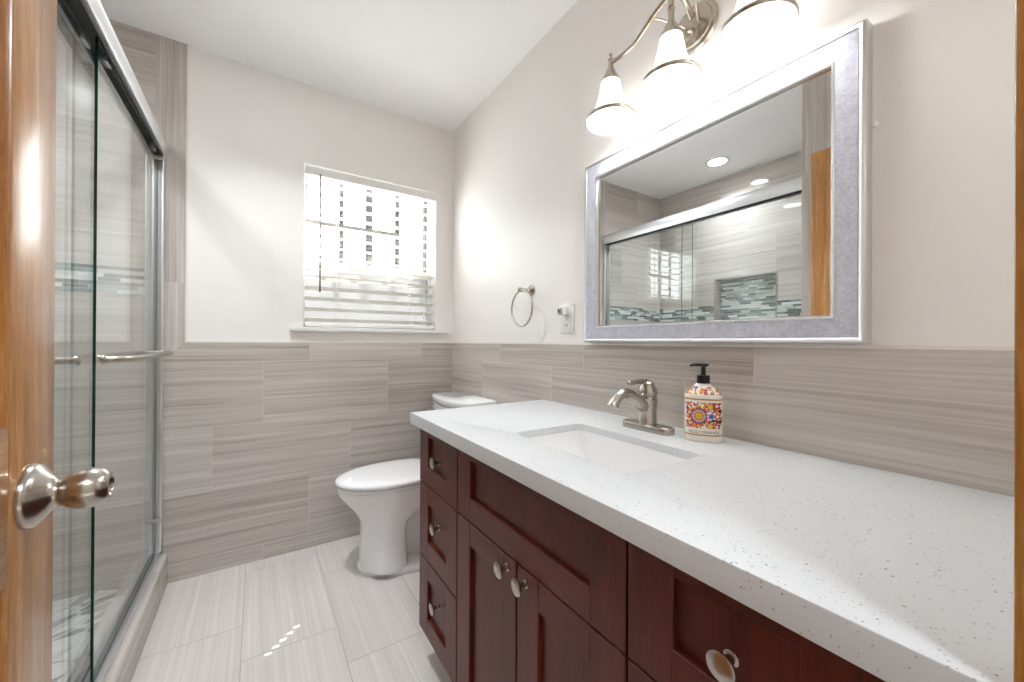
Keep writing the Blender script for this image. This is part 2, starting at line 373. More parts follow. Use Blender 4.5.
# shower long wall with niche
NY0, NY1, NZ0, NZ1 = 1.316, 1.762, 1.19, 1.605
bm = B()
for q in ((YN, NY0, 0, H), (NY1, YB, 0, H), (NY0, NY1, 0, NZ0), (NY0, NY1, NZ1, H)): box(bm, XL - 0.1, XL, q[0], q[1], q[2], q[3])
struct('wall_left', bm, tile_mat('stone_tile_left', 1, 2, 0.3, 0.078, 0.203, 0.61, 0.303, GREY, srgb(206, 199, 193), 0.0026, 0.7, 33, 0.02), 'grey tiled long wall inside the shower', 'wall')
bm = B(); box(bm, XL - 0.1, XL - 0.085, NY0, NY1, NZ0, NZ1); 
o = struct('trim_5', bm, M_MOY, 'glass mosaic lining the back of the shower niche', 'mosaic tile')
bm = B()
for q in ((NY0 - 0.012, NY0, NZ0, NZ1 + 0.012), (NY1, NY1 + 0.012, NZ0, NZ1 + 0.012), (NY0, NY1, NZ1, NZ1 + 0.012)): box(bm, XL, XL + 0.004, q[0], q[1], q[2], q[3], 0.0012)
struct('trim_6', bm, plain('niche_edge', srgb(150, 144, 138), 0.3), 'narrow edging round the shower niche', 'trim')
bm = B(); BZ0, BZ1 = 1.285, 1.400
box(bm, XL, XL + 0.004, YN, NY0 - 0.012, BZ0, BZ1); box(bm, XL, XL + 0.004, NY1 + 0.012, YB - 0.001, BZ0, BZ1)
struct('trim_7', bm, M_MOY, 'glass mosaic band along the long shower wall', 'mosaic tile')
bm = B(); box(bm, XL + 0.004, -0.415, YB - 0.004, YB, BZ0, BZ1)
struct('trim_8', bm, M_MOX, 'glass mosaic band across the shower end wall', 'mosaic tile')
# near end wall of the shower (stub that the bathroom door folds against)
bm = B(); box(bm, XL - 0.1, XS, YF0, YN, 0, H)
for f in bm.faces:
    if abs(f.calc_center_median().x - XS) < 1e-4: f.material_index = 1
struct('wall_near', bm, [M_TB, M_TVY], 'tiled end wall behind the open door', 'wall')
# shower floor and curb
bm = B(); box(bm, XL, XC - 0.08, YN, YB, -0.1, 0.045)
struct('trim_9', bm, M_LEAF, 'grey and white leaf mosaic shower floor', 'shower floor')
bm = B(); box(bm, XC - 0.11, XC, YN, YB, 0, 0.137, 0.002)
for f in bm.faces:
    if f.normal.z > 0.9 or (f.calc_center_median().z > 0.1365): f.material_index = 1
struct('trim_10', bm, [M_TC, M_TCT], 'low grey tiled curb under the shower doors', 'shower curb')
# door wall: jamb, casing, the wall right of the opening, header; hall beyond
bm = B(); box(bm, XJ + 0.02, XR + 0.1, YF0, YF1, 0, H); box(bm, XS - 0.0, XJ + 0.02, YF0, YF1, 2.06, H)
struct('wall_front', bm, M_PAINT, 'cream wall with the doorway', 'wall')
bm = B(); box(bm, XJ, XJ + 0.02, YF0, YF1 + 0.005, 0, 2.06, 0.002); box(bm, XS, XJ, YF0, YF1, 2.04, 2.06)
struct('trim_11', bm, M_OAK, 'varnished wood door jamb at the right edge', 'door jamb')
bm = B(); box(bm, -1.6, -1.5, -1.5, YF0, 0, H); box(bm, 1.6, 1.7, -1.5, YF0, 0, H);  box(bm, -1.6, 1.7, -1.6, -1.5, 0, H)
box(bm, -1.6, XL - 0.1, YF0, YF1, 0, H); box(bm, XR + 0.12, 1.7, YF0, YF1, 0, H)
struct('wall_hall', bm, M_HALL, 'plain hall walls outside the doorway', 'wall')
bm = B(); box(bm, -1.6, XC - 0.05, -1.5, YF0, -0.1, 0); box(bm, XR + 0.1, 1.7, -1.5, YF0, -0.1, 0)
struct('floor_hall', bm, M_FLOOR, 'hall floor', 'floor')
bm = B(); box(bm, -1.6, 1.7, -1.5, -1.4, H, H + 0.08); box(bm, -1.6, XL - 0.1, -1.4, YF0, H, H + 0.08); box(bm, XR + 0.1, 1.7, -1.4, YF0, H, H + 0.08)
struct('ceiling_hall', bm, M_CEIL, 'hall ceiling', 'ceiling')

# ------------------------------------------------------------------ window, sill, blind
win = bpy.data.objects.new('window_1', None); COL.objects.link(win); win.location = (0.56, YB + 0.1, WZ0); win['kind'] = 'structure'
win['label'] = 'bright window behind the white blind'; win['category'] = 'window'
wy0, wy1 = YB + 0.085, YB + 0.125
bm = B(); t = 0.014
for q in ((WX0, WX0 + t, WZ0, WZ1), (WX1 - t, WX1, WZ0, WZ1), (WX0 + t, WX1 - t, WZ0, WZ0 + t), (WX0 + t, WX1 - t, WZ1 - t, WZ1)): box(bm, q[0], q[1], wy0, wy1, q[2], q[3], 0.002)
box(bm, WX0 + t, WX1 - t, wy0 + 0.006, wy1, 1.505, 1.535, 0.002)
pfinish('window_frame', bm, M_WHITE, win)
bm = B(); box(bm, WX0 + t, WX1 - t, wy0 + 0.022, wy0 + 0.026, 1.535, WZ1 - t); pfinish('pane', bm, M_PANE, win, 0)
bm = B(); box(bm, WX0 + t, WX1 - t, wy0 + 0.022, wy0 + 0.026, WZ0 + t, 1.505); o = pfinish('pane', bm, M_OBSC, win, 0); o['label'] = 'white obscured lower pane'
for x, ww in ((0.216, 0.016), (0.402, 0.026), (0.558, 0.042), (0.727, 0.028), (0.915, 0.040)):
    bm = B(); box(bm, x - ww / 2, x + ww / 2, wy1 + 0.012, wy1 + 0.026, 1.40, WZ1 + 0.04, 0.002); pfinish('grille_bar', bm, M_BRZ, win)
bm = B(); box(bm, 0.19, 0.735, wy1 + 0.006, wy1 + 0.020, 1.742, 1.768, 0.002); pfinish('grille_bar', bm, M_BRZ, win)
bm = B(); box(bm, 0.136, 1.006, YB - 0.022, YB + 0.085, 1.139, WZ0 + 0.002, 0.004)
struct('trim_12', bm, M_WHITE, 'white painted window sill over the tiles', 'window sill')

bl = thing('window_blind', 'white slatted blind hanging in the window, upper slats open', 'blind', (0.56, YB + 0.03, WZ1))
bx0, bx1, byc = WX0 + 0.004, WX1 - 0.004, YB + 0.034
bm = B(); box(bm, bx0, bx1, byc - 0.026, byc + 0.024, WZ1 - 0.050, WZ1 - 0.014, 0.002); pfinish('headrail', bm, M_WHITE, bl)
bm = B(); prism(bm, [(byc - 0.036, WZ1 - 0.052), (byc - 0.030, WZ1 - 0.054), (byc - 0.029, WZ1 - 0.012), (byc - 0.034, WZ1 - 0.010), (byc - 0.039, WZ1 - 0.017), (byc - 0.039, WZ1 - 0.044)], 0, bx0 - 0.001, bx1 + 0.001); pfinish('valance', bm, M_WHITE, bl)
CORD = (0.352, 0.772)
zs = WZ1 - 0.085; zb = WZ0 + 0.045; npitch = 13; pitch = (zs - zb) / npitch
for k in range(npitch + 1):
    z = zs - k * pitch; tl = radians(4 if z > 1.53 else 24)
    bm = B()
    # slat with cord slots: strips in front of and behind the slots, bridges between
    hd, hh = 0.0205, 0.0014
    segs = [(bx0 + 0.004, CORD[1] - 0.009), (CORD[1] + 0.009, bx1 - 0.004)]
    for a, b_ in segs: box(bm, a, b_, -hd, hd, -hh, hh)
    for c in CORD[1:]:
        box(bm, c - 0.009, c + 0.009, -hd, -0.006, -hh, hh); box(bm, c - 0.009, c + 0.009, 0.006, hd, -hh, hh)
    bmesh.ops.remove_doubles(bm, verts=bm.verts, dist=1e-5)
    bm.transform(Matrix.Translation((0, byc, z)) @ Matrix.Rotation(-tl, 4, 'X'))
    pfinish('slat', bm, M_SLAT, bl, 0)
for c in CORD:
    bm = B()
    for dy in (-0.026, 0.026): tube(bm, [(c + 0.012, byc + dy, WZ1 - 0.03), (c + 0.012, byc + dy, zb - 0.03)], 0.0011, 6)
    for k in range(npitch + 1): tube(bm, [(c + 0.012, byc - 0.026, zs - k * pitch - 0.003), (c + 0.012, byc + 0.026, zs - k * pitch - 0.003)], 0.0008, 5)
    pfinish('ladder_cord', bm, M_PLS, bl)
bm = B(); box(bm, bx0 + 0.002, bx1 - 0.002, byc - 0.025, byc + 0.025, WZ0 + 0.006, WZ0 + 0.026, 0.003); pfinish('bottom_rail', bm, M_WHITE, bl)
bm = B(); tube(bm, [(0.272, YB - 0.009, WZ1 - 0.05), (0.273, YB - 0.008, 1.35)], 0.0042, 8); lathe(bm, [(0.005, 0), (0.006, 0.01), (0.004, 0.03)], (0.273, YB - 0.008, 1.35), (0, 0, 1), 8)
o = pfinish('tilt_wand', bm, plain('clear_wand', srgb(120, 112, 102), 0.25), bl); o['label'] = 'grey tilt wand'
bm = B()
for dx in (0, 0.006): tube(bm, [(0.846 + dx, YB - 0.008, WZ1 - 0.05), (0.846 + dx, YB - 0.008, 1.26)], 0.0011, 6)
lathe(bm, [(0.002, 0), (0.006, 0.006), (0.005, 0.03), (0.002, 0.036)], (0.849, YB - 0.008, 1.225), (0, 0, 1), 10); lathe(bm, [(0.003, 0), (0.005, 0.008), (0.003, 0.016)], (0.849, YB - 0.008, 1.59), (0, 0, 1), 8)
pfinish('pull_cord', bm, M_PLS, bl)

# ------------------------------------------------------------------ open bathroom door
DX0, DX1, DY0, DY1, DZ1 = -0.272, -0.235, 0.063, 0.795, 2.032
dr = bpy.data.objects.new('door_1', None); COL.objects.link(dr); dr.location = (DX1, DY0, 0); dr['kind'] = 'structure'
dr['label'] = 'open varnished oak panel door at the left edge'; dr['category'] = 'door'
SW = 0.116
for a, b_ in ((DY0, DY0 + SW), (DY1 - SW, DY1)):
    bm = B(); box(bm, DX0, DX1, a, b_, 0.012, DZ1, 0.003); pfinish('stile', bm, M_OAK, dr)
for a, b_ in ((0.012, 0.24), (0.81, 0.992), (1.56, 1.66), (1.915, DZ1)):
    bm = B(); box(bm, DX0, DX1, DY0 + SW, DY1 - SW, a, b_, 0.003); pfinish('rail', bm, M_OAKH, dr)
ym = (DY0 + DY1) / 2
for a, b_ in ((0.24, 0.81), (0.992, 1.56), (1.66, 1.915)):
    bm = B(); box(bm, DX0, DX1, ym - 0.05, ym + 0.05, a, b_, 0.003); pfinish('mullion', bm, M_OAK, dr)
    for p, q in ((DY0 + SW, ym - 0.05), (ym + 0.05, DY1 - SW)):
        bm = B(); box(bm, DX0 + 0.014, DX1 - 0.014, p, q, a, b_); box(bm, DX0 + 0.006, DX1 - 0.006, p + 0.03, q - 0.03, a + 0.03, b_ - 0.03, 0.006, 1); pfinish('panel', bm, M_OAK, dr)
kn = bpy.data.objects.new('knob', None)
bm = B()
lathe(bm, [(0.0385, 0.0), (0.0395, 0.004), (0.0368, 0.008), (0.0290, 0.014), (0.0222, 0.019), (0.0182, 0.023), (0.0168, 0.027), (0.0180, 0.030),
           (0.0222, 0.036), (0.0255, 0.045), (0.0260, 0.052), (0.0243, 0.060), (0.0205, 0.067), (0.0155, 0.0715), (0.0135, 0.072)], (DX1, 0.725, 0.897), (1, 0, 0), 40, True, False)
lathe(bm, [(0.0135, 0.072), (0.0125, 0.0702), (0.009, 0.068), (0.0015, 0.067)], (DX1, 0.725, 0.897), (1, 0, 0), 40, False, True)
o = pfinish('door_knob', bm, M_NICK, dr, 50); o['label'] = 'brushed nickel knob'
bm = B(); box(bm, DX0 + 0.008, DX1 - 0.008, DY1 - 0.001, DY1 + 0.0015, 0.87, 0.925, 0.001); pfinish('latch_plate', bm, M_NICK, dr)
for z in (0.22, 1.05, 1.83):
    bm = B(); lathe(bm, [(0.006, 0), (0.006, 0.09)], (DX1 + 0.002, DY0 - 0.004, z), (0, 0, 1), 12); pfinish('hinge', bm, M_NICK, dr)

# ------------------------------------------------------------------ shower enclosure
sh = thing('shower_enclosure', 'sliding glass shower doors with satin metal header at the left', 'shower doors', (-0.38, 1.57, 0.137))
ya, yb = YN + 0.001, YB - 0.001
bm = B()
pr = [(-0.349, 1.905), (-0.345, 1.915), (-0.3425, 1.938), (-0.3455, 1.962), (-0.353, 1.978), (-0.364, 1.984), (-0.418, 1.984), (-0.418, 1.905), (-0.410, 1.905), (-0.410, 1.93), (-0.357, 1.93), (-0.357, 1.905)]
loft(bm, [[(p[0], y, p[1]) for p in pr] for y in (ya, yb)]); pfinish('header_rail', bm, M_ALU, sh, 40)
bm = B(); box(bm, -0.3575, -0.355, ya + 0.012, yb - 0.012, 1.892, 1.929); box(bm, -0.409, -0.3575, ya + 0.012, yb - 0.012, 1.922, 1.929); pfinish('header_seal', bm, M_RUB, sh)
bm = B(); box(bm, -0.412, -0.352, ya, yb, 0.137, 0.146, 0.001); box(bm, -0.357, -0.352, ya, yb, 0.146, 0.162, 0.001); box(bm, -0.388, -0.384, ya, yb, 0.146, 0.158, 0.001); pfinish('bottom_track', bm, M_ALU, sh)
for a, b_ in ((ya, ya + 0.026), (yb - 0.026, yb)):
    bm = B(); box(bm, -0.412, -0.405, a, b_, 0.146, 1.905, 0.001); box(bm, -0.359, -0.352, a, b_, 0.146, 1.905, 0.001)
    if a > 1.5: box(bm, -0.405, -0.359, b_ - 0.004, b_, 0.146, 1.905)
    else: box(bm, -0.405, -0.359, a, a + 0.004, 0.146, 1.905)
    pfinish('side_jamb', bm, M_ALU, sh)
def panel(x, y0_, y1_):
    bm = B(); fs = box(bm, x - 0.003, x + 0.003, y0_, y1_, 0.152, 1.918)
    for f in bm.faces:
        n = f.calc_center_median()
        if abs(abs(n.x - x) - 0.003) > 1e-5: f.material_index = 1
    return pfinish('glass_panel', bm, [M_GLASS, M_GEDGE], sh, 0)
gp1 = panel(-0.374, 1.508, 2.270); gp2 = panel(-0.398, 0.872, 1.600)
def bar(gp, x, xo, y0_, y1_, z):
    bm = B(); s = 1 if xo > x else -1
    pts = [(x, y0_, z), (x + 0.6 * (xo - x), y0_ + 0.02, z), (xo - 0.1 * (xo - x), y0_ + 0.055, z), (xo, y0_ + 0.09, z)]
    pts2 = [(xo, y1_ - 0.09, z), (xo, y1_ - 0.05, z), (x + 0.75 * (xo - x), y1_ - 0.015, z), (x, y1_, z)]
    P = catmull(pts, 6) + [Vector((xo, y0_ + (y1_ - y0_) * k / 6, z)) for k in (2, 3, 4)] + catmull(pts2, 6)
    tube(bm, P, 0.0098, 14)
    for y in (y0_, y1_): lathe(bm, [(0.014, 0), (0.014, 0.006), (0.010, 0.010)], (x + s * 0.0032, y, z), (s, 0, 0), 18)
    pfinish('towel_bar', bm, M_NICK, gp)
bar(gp1, -0.374, -0.317, 1.555, 2.285 - 0.03, 1.034)
bar(gp2, -0.398, -0.455, 0.95, 1.50, 1.034)
for gp, x, ys in ((gp1, -0.374, (1.60, 2.20)), (gp2, -0.398, (0.95, 1.52))):
    for y in ys:
        bm = B(); box(bm, x - 0.005, x + 0.005, y - 0.02, y + 0.02, 1.895, 1.926, 0.002); pfinish('roller_hanger', bm, M_ALU, gp)
for z in (0.30, 1.885):
    bm = B(); box(bm, -0.40, -0.352, yb - 0.034, yb - 0.026, z - 0.008, z + 0.008, 0.002); o = pfinish('bumper', bm, M_GRYP, sh)

# ------------------------------------------------------------------ vanity: three cabinet units
XF = 0.473; XB = XR - 0.002; ZB0, ZB1 = 0.104, 0.802
YU = (1.304, 1.000, 0.399, 0.095)     # unit boundaries from the toilet end to the door
RAILX = 0.020
def shaker(bm, y0_, y1_, z0, z1, sw=0.076, rt_=0.062, rb=0.062):
    """shaker front: frame proud of a flat panel, in front of the cabinet body; material 0 upright grain, 1 cross grain"""
    xf, xb = XF, XF + RAILX
    box(bm, xf, xb, y0_, y0_ + sw, z0, z1, 0.0015, 1); box(bm, xf, xb, y1_ - sw, y1_, z0, z1, 0.0015, 1)
    box(bm, xf + 0.0004, xb, y0_ + sw - 0.001, y1_ - sw + 0.001, z0, z0 + rb, 0.0012, 1, 1); box(bm, xf + 0.0004, xb, y0_ + sw - 0.001, y1_ - sw + 0.001, z1 - rt_, z1, 0.0012, 1, 1)
    box(bm, xf + 0.0105, xb - 0.001, y0_ + sw - 0.002, y1_ - sw + 0.002, z0 + rb - 0.002, z1 - rt_ + 0.002)
def knob(parent, y, z):
    bm = B(); x = XF + (0.0105 if parent.name.startswith('drawer') else 0.0)
    lathe(bm, [(0.0095, 0), (0.0095, 0.002), (0.006, 0.004), (0.005, 0.014), (0.0065, 0.018), (0.0165, 0.0225), (0.0175, 0.0245), (0.0175, 0.0262), (0.0158, 0.0276), (0.006, 0.0283)], (x, y, z), (-1, 0, 0), 26)
    pfinish('knob', bm, M_NICK, parent, 40)
def cabinet(name, y1_, y0_, label):
    t = thing(name, label, 'cabinet', ((XF + XB) / 2, (y0_ + y1_) / 2, 0), 'cherry vanity cabinets')
    bm = B(); xa = XF + RAILX + 0.001; a_, b2 = y0_ + 0.0006, y1_ - 0.0006
    box(bm, xa, XB, a_, a_ + 0.016, ZB0, ZB1); box(bm, xa, XB, b2 - 0.016, b2, ZB0, ZB1)
    box(bm, xa, XB, a_ + 0.016, b2 - 0.016, ZB0, ZB0 + 0.016); box(bm, XB - 0.012, XB, a_ + 0.016, b2 - 0.016, ZB0 + 0.016, ZB1); box(bm, xa, xa + 0.008, a_ + 0.016, b2 - 0.016, ZB0 + 0.016, ZB1)
    pfinish('body', bm, [M_CH], t)
    bm = B(); box(bm, XF + 0.075, XB, y0_ + 0.0006, y1_ - 0.0006, 0.0, ZB0 - 0.0005); pfinish('toe_kick', bm, M_CHH, t)
    return t
g_ = 0.0024
def drawers(t, y1_, y0_):
    for z0, z1, zk in ((0.611, 0.800, 0.708), (0.362, 0.608, 0.50), (0.108, 0.359, 0.252)):
        bm = B(); shaker(bm, y0_ + g_, y1_ - g_, z0, z1, 0.076, 0.028 if z1 > 0.79 else 0.06, 0.062)
        d = pfinish('drawer', bm, [M_CH, M_CHH], t); knob(d, (y0_ + y1_) / 2, zk)
c1 = cabinet('drawer_cabinet', YU[0], YU[1], 'dark cherry three-drawer cabinet beside the toilet'); drawers(c1, YU[0], YU[1])
c2 = cabinet('sink_cabinet', YU[1], YU[2], 'dark cherry two-door cabinet under the sink')
bm = B(); shaker(bm, YU[2] + g_, YU[1] - g_, 0.611, 0.800, 0.076, 0.028, 0.062); pfinish('false_front', bm, [M_CH, M_CHH], c2)
ymid = (YU[1] + YU[2]) / 2
for a, b_, yk in ((ymid, YU[1], ymid + 0.036), (YU[2], ymid, ymid - 0.036)):
    bm = B(); shaker(bm, a + g_, b_ - g_, 0.108, 0.608); d = pfinish('cabinet_door', bm, [M_CH, M_CHH], c2); knob(d, yk, 0.583)
c3 = cabinet('drawer_cabinet', YU[2], YU[3], 'dark cherry drawer cabinet nearest the door frame, one knob in view'); drawers(c3, YU[2], YU[3])
bm = B(); box(bm, XF + 0.004, XB, YF1 + 0.006, YU[3] - 0.0008, ZB0, ZB1, 0.001)
tag(finish('filler_panel', bm, M_CH), 'narrow dark cherry filler strip between last drawers and door frame', 'cabinet panel')

# ------------------------------------------------------------------ counter, sink, faucet
CX0, CX1, CY0, CY1 = 0.4493, XR - 0.0006, YF1 + 0.0056, 1.3374
SX, SY, SHX, SHY = 0.712, 0.690, 0.121, 0.199
bm = B()
outer = [(CX0, CY0), (CX1, CY0), (CX1, CY1), (CX0, CY1)]; inner = rrect(SX, SY, SHX, SHY, 0.022, 6)
def ringloop(z):
    es = []; loops = []
    for lp in (outer, inner):
        vs = [bm.verts.new((p[0], p[1], z)) for p in lp]; loops.append(vs)
        es += [bm.edges.new((vs[i], vs[(i + 1) % len(vs)])) for i in range(len(vs))]
    bmesh.ops.triangle_fill(bm, edges=es, use_beauty=True); return loops
top = ringloop(ZC); bot = ringloop(ZC - 0.038)
for a, b_ in zip(top, bot):
    for i in range(len(a)): bm.faces.new((a[i], a[(i + 1) % len(a)], b_[(i + 1) % len(a)], b_[i]))
es = [e for e in bm.edges if len(e.link_faces) == 2 and e.calc_face_angle(0) > 1.0 and abs(e.verts[0].co.z - e.verts[1].co.z) < 1e-5 and e.verts[0].co.z > ZC - 0.01]
bmesh.ops.bevel(bm, geom=es, offset=0.003, segments=2, affect='EDGES', profile=0.5)
tag(finish('countertop', bm, M_QZ, None, 25), 'white speckled quartz worktop along the right wall', 'countertop')

sk = thing('sink', 'white rectangular undermount basin set into the worktop', 'sink', (SX, SY, ZC - 0.20))
bm = B(); zt_ = ZC - 0.0385
rings = []
for hx, hy, r, z, dy in ((0.150, 0.228, 0.03, zt_ - 0.012, 0), (0.150, 0.228, 0.03, zt_, 0), (0.1204, 0.1984, 0.0215, zt_, 0), (0.1204, 0.1984, 0.0215, ZC - 0.0205, 0), (0.1195, 0.1975, 0.0215, ZC - 0.0195, 0), (0.1170, 0.1945, 0.022, ZC - 0.0198, 0), (0.1155, 0.191, 0.023, zt_ - 0.004, 0), (0.112, 0.165, 0.026, zt_ - 0.075, -0.012), (0.108, 0.140, 0.028, zt_ - 0.105, -0.022), (0.095, 0.118, 0.03, zt_ - 0.122, -0.024),
                         (0.06, 0.07, 0.03, zt_ - 0.128, -0.024), (0.024, 0.024, 0.0235, zt_ - 0.131, -0.024)):
    rings.append([(p[0], p[1], z) for p in rrect(SX, SY + dy, hx, hy, r, 6)])
loft(bm, rings, False, False); 
under = [[(p[0], p[1], z) for p in rrect(SX, SY + dy, hx, hy, r, 6)] for hx, hy, r, z, dy in ((0.150, 0.228, 0.03, zt_ - 0.012, 0), (0.126, 0.204, 0.03, zt_ - 0.014, 0), (0.122, 0.16, 0.03, zt_ - 0.10, -0.01), (0.07, 0.08, 0.03, zt_ - 0.14, -0.024))]
loft(bm, under, False, True); bmesh.ops.remove_doubles(bm, verts=bm.verts, dist=1e-6)
pfinish('basin', bm, M_BASIN, sk, 50)
bm = B(); lathe(bm, [(0.0235, 0), (0.0235, 0.0025), (0.019, 0.0035), (0.0175, 0.001), (0.013, 0.004), (0.004, 0.005)], (SX, SY - 0.024, zt_ - 0.131), (0, 0, 1), 24); pfinish('drain', bm, M_CHR, sk)

FX, FY = 0.935, 0.716
fc = thing('faucet', 'brushed nickel single-lever faucet behind the sink', 'faucet', (FX, FY, ZC))
bm = B()
rings = []
for k, (s, z) in enumerate(((1.0, 0.0), (1.0, 0.006), (0.985, 0.012), (0.93, 0.017), (0.86, 0.0185))):
    rings.append([(FX + (p[0]) * (1 if s == 1 else (0.026 * s - 0.0) / 0.026), FY + p[1] * (0.082 - 0.026 * (1 - s)) / 0.082, ZC + z) for p in rrect(0, 0, 0.026, 0.082, 0.0255, 8)])
loft(bm, rings); pfinish('base_plate', bm, M_NICK, fc, 40)
bm = B(); lathe(bm, [(0.0265, 0.018), (0.0262, 0.023), (0.0252, 0.030), (0.0245, 0.045), (0.0248, 0.062), (0.0265, 0.078), (0.0275, 0.082), (0.0275, 0.088), (0.0245, 0.092), (0.0235, 0.098)], (FX, FY, ZC), (0, 0, 1), 30); pfinish('faucet_body', bm, M_NICK, fc, 35)
bm = B(); P = catmull([(FX + 0.004, FY, ZC + 0.056), (FX - 0.030, FY, ZC + 0.078), (FX - 0.064, FY, ZC + 0.100), (FX - 0.094, FY, ZC + 0.111), (FX - 0.119, FY, ZC + 0.106), (FX - 0.136, FY, ZC + 0.091), (FX - 0.141, FY, ZC + 0.084)], 6)
tube(bm, P, lerp_r([0.0170, 0.0190, 0.0155, 0.0136, 0.0132, 0.0132, 0.0138], len(P)), 20)
d = (P[-1] - P[-2]).normalized(); lathe(bm, [(0.0150, 0.0), (0.0154, 0.002), (0.0154, 0.008), (0.0130, 0.009)], P[-1] - d * 0.002, d, 20); pfinish('spout', bm, M_NICK, fc, 40)
bm = B(); lathe(bm, [(0.0225, 0.097), (0.0262, 0.100), (0.0270, 0.108), (0.0250, 0.117), (0.0205, 0.126), (0.0185, 0.131), (0.0185, 0.135), (0.0150, 0.139), (0.006, 0.141)], (FX, FY, ZC), (0, 0, 1), 28)
P = catmull([(FX - 0.004, FY, ZC + 0.136), (FX - 0.020, FY, ZC + 0.139), (FX - 0.042, FY, ZC + 0.141), (FX - 0.064, FY, ZC + 0.139), (FX - 0.082, FY, ZC + 0.140)], 6)
R = lerp_r([0.010, 0.0078, 0.0068, 0.007, 0.0062], len(P)); tube(bm, P, R, 14); lathe(bm, [(0.001, -0.005), (0.0045, -0.003), (0.0062, 0.0), (0.0045, 0.004), (0.001, 0.006)], P[-1], (-1, 0, 0), 12)
pfinish('lever_handle', bm, M_NICK, fc, 40)

# ------------------------------------------------------------------ soap bottle
BX, BY = 0.962, 0.566
sb = thing('soap_bottle', 'white soap pump bottle with orange and red painted flowers beside the faucet', 'soap dispenser', (BX, BY, ZC))
yawb = math.atan2(-BY, -BX) + 0.10
Rb = Matrix.Translation((BX, BY, ZC)) @ Matrix.Rotation(yawb, 4, 'Z')
def oval(a, b_, z, n=56, e=2.5):
    out = []
    for i in range(n):
        t = 2 * pi * i / n; c, s = cos(t), sin(t)
        out.append((a * math.copysign(abs(c) ** (2 / e), c), b_ * math.copysign(abs(s) ** (2 / e), s), z))
    return out
def tile_art():
    """painted rosette band: rings of petals in orange, red, yellow and blue on white"""
    m, nt, b = newmat('painted_flower_label'); g = NG(nt); X = g.obj()
    Y, Z = g.m('MULTIPLY', X[1], -1.0), X[2]
    def rosette(cy, cz, rad):
        dy = g.m('DIVIDE', g.m('SUBTRACT', Y, cy), rad); dz = g.m('DIVIDE', g.m('SUBTRACT', Z, cz), rad)
        r = g.m('SQRT', g.m('ADD', g.m('MULTIPLY', dy, dy), g.m('MULTIPLY', dz, dz))); a = g.m('ARCTAN2', dz, dy)
        return r, a
    col = srgb(240, 236, 226)
    c = None
    r, a = rosette(0.013, 0.066, 0.031)
    pet = g.m('ADD', 0.80, g.m('MULTIPLY', g.m('COSINE', g.m('MULTIPLY', a, 8.0)), 0.20))
    body = g.m('LESS_THAN', r, pet)
    ringc = g.ramp(r, [(0.0, srgb(60, 48, 40)), (0.08, srgb(236, 196, 40)), (0.22, srgb(176, 84, 44)), (0.34, srgb(228, 128, 40)), (0.44, srgb(122, 116, 168)), (0.58, srgb(200, 60, 44)), (0.74, srgb(232, 150, 40)), (0.9, srgb(196, 66, 46))], 'CONSTANT')
    spk = g.m('GREATER_THAN', g.m('COSINE', g.m('MULTIPLY', a, 16.0)), 0.35)
    ringc = g.mix(g.m('MULTIPLY', spk, 0.75), ringc, g.ramp(r, [(0.0, srgb(230, 190, 50)), (0.34, srgb(240, 226, 200)), (0.5, srgb(70, 76, 140)), (0.68, srgb(238, 186, 60)), (0.86, srgb(240, 230, 214))], 'CONSTANT'))
    vs = nt.nodes.new('ShaderNodeTexVoronoi'); vs.inputs['Scale'].default_value = 190; g.link(g.xyz(*X), vs.inputs['Vector'])
    vc = nt.nodes.new('ShaderNodeSeparateColor'); g.link(vs.outputs['Color'], vc.inputs[0])
    bits = g.ramp(vc.outputs[0], [(0, col), (0.34, srgb(226, 130, 56)), (0.52, col), (0.64, srgb(204, 72, 52)), (0.74, srgb(236, 180, 70)), (0.84, srgb(104, 104, 160)), (0.9, srgb(60, 54, 60))], 'CONSTANT')
    yin = g.m('MULTIPLY', g.m('GREATER_THAN', Y, -0.041), g.m('LESS_THAN', Y, 0.041))
    c = g.mix(body, g.mix(yin, col, bits), ringc)
    for (cy, cz, rad, k1, k2, k3) in ((-0.013, 0.090, 0.0105, (232, 196, 40), (226, 150, 40), (54, 66, 130)), (-0.013, 0.042, 0.0105, (232, 196, 40), (226, 150, 40), (54, 66, 130)), (-0.028, 0.092, 0.0095, (232, 224, 220), (190, 48, 44), (200, 60, 40)),
                                     (-0.028, 0.040, 0.0095, (232, 224, 220), (190, 48, 44), (200, 60, 40)), (-0.016, 0.066, 0.0105, (60, 82, 168), (120, 130, 190), (240, 232, 220)), (-0.030, 0.066, 0.0095, (240, 226, 210), (206, 66, 44), (226, 120, 50)),
                                     (-0.036, 0.079, 0.006, (60, 58, 66), (60, 58, 66), (200, 120, 40)), (-0.036, 0.053, 0.006, (60, 58, 66), (60, 58, 66), (200, 120, 40)), (0.036, 0.096, 0.0075, (220, 80, 50), (236, 160, 50), (120, 116, 168)), (0.036, 0.036, 0.0075, (220, 80, 50), (236, 160, 50), (120, 116, 168))):
        r, a = rosette(cy, cz, rad); inside = g.m('LESS_THAN', r, g.m('ADD', 0.85, g.m('MULTIPLY', g.m('COSINE', g.m('MULTIPLY', a, 5.0)), 0.15)))
        c = g.mix(inside, c, g.ramp(r, [(0, srgb(*k1)), (0.4, srgb(*k2)), (0.7, srgb(*k3))], 'CONSTANT'))
    # keep the art to the front face and inside its panel
    msk = g.m('MULTIPLY', g.m('GREATER_THAN', X[0], 0.004), g.m('MULTIPLY', g.m('GREATER_THAN', Z, 0.0355), g.m('LESS_THAN', Z, 0.1000)))
    c = g.mix(msk, col, c)
    # shoulder scrolls
    ns = nt.nodes.new('ShaderNodeTexVoronoi'); ns.inputs['Scale'].default_value = 165; g.link(g.xyz(*X), ns.inputs['Vector'])
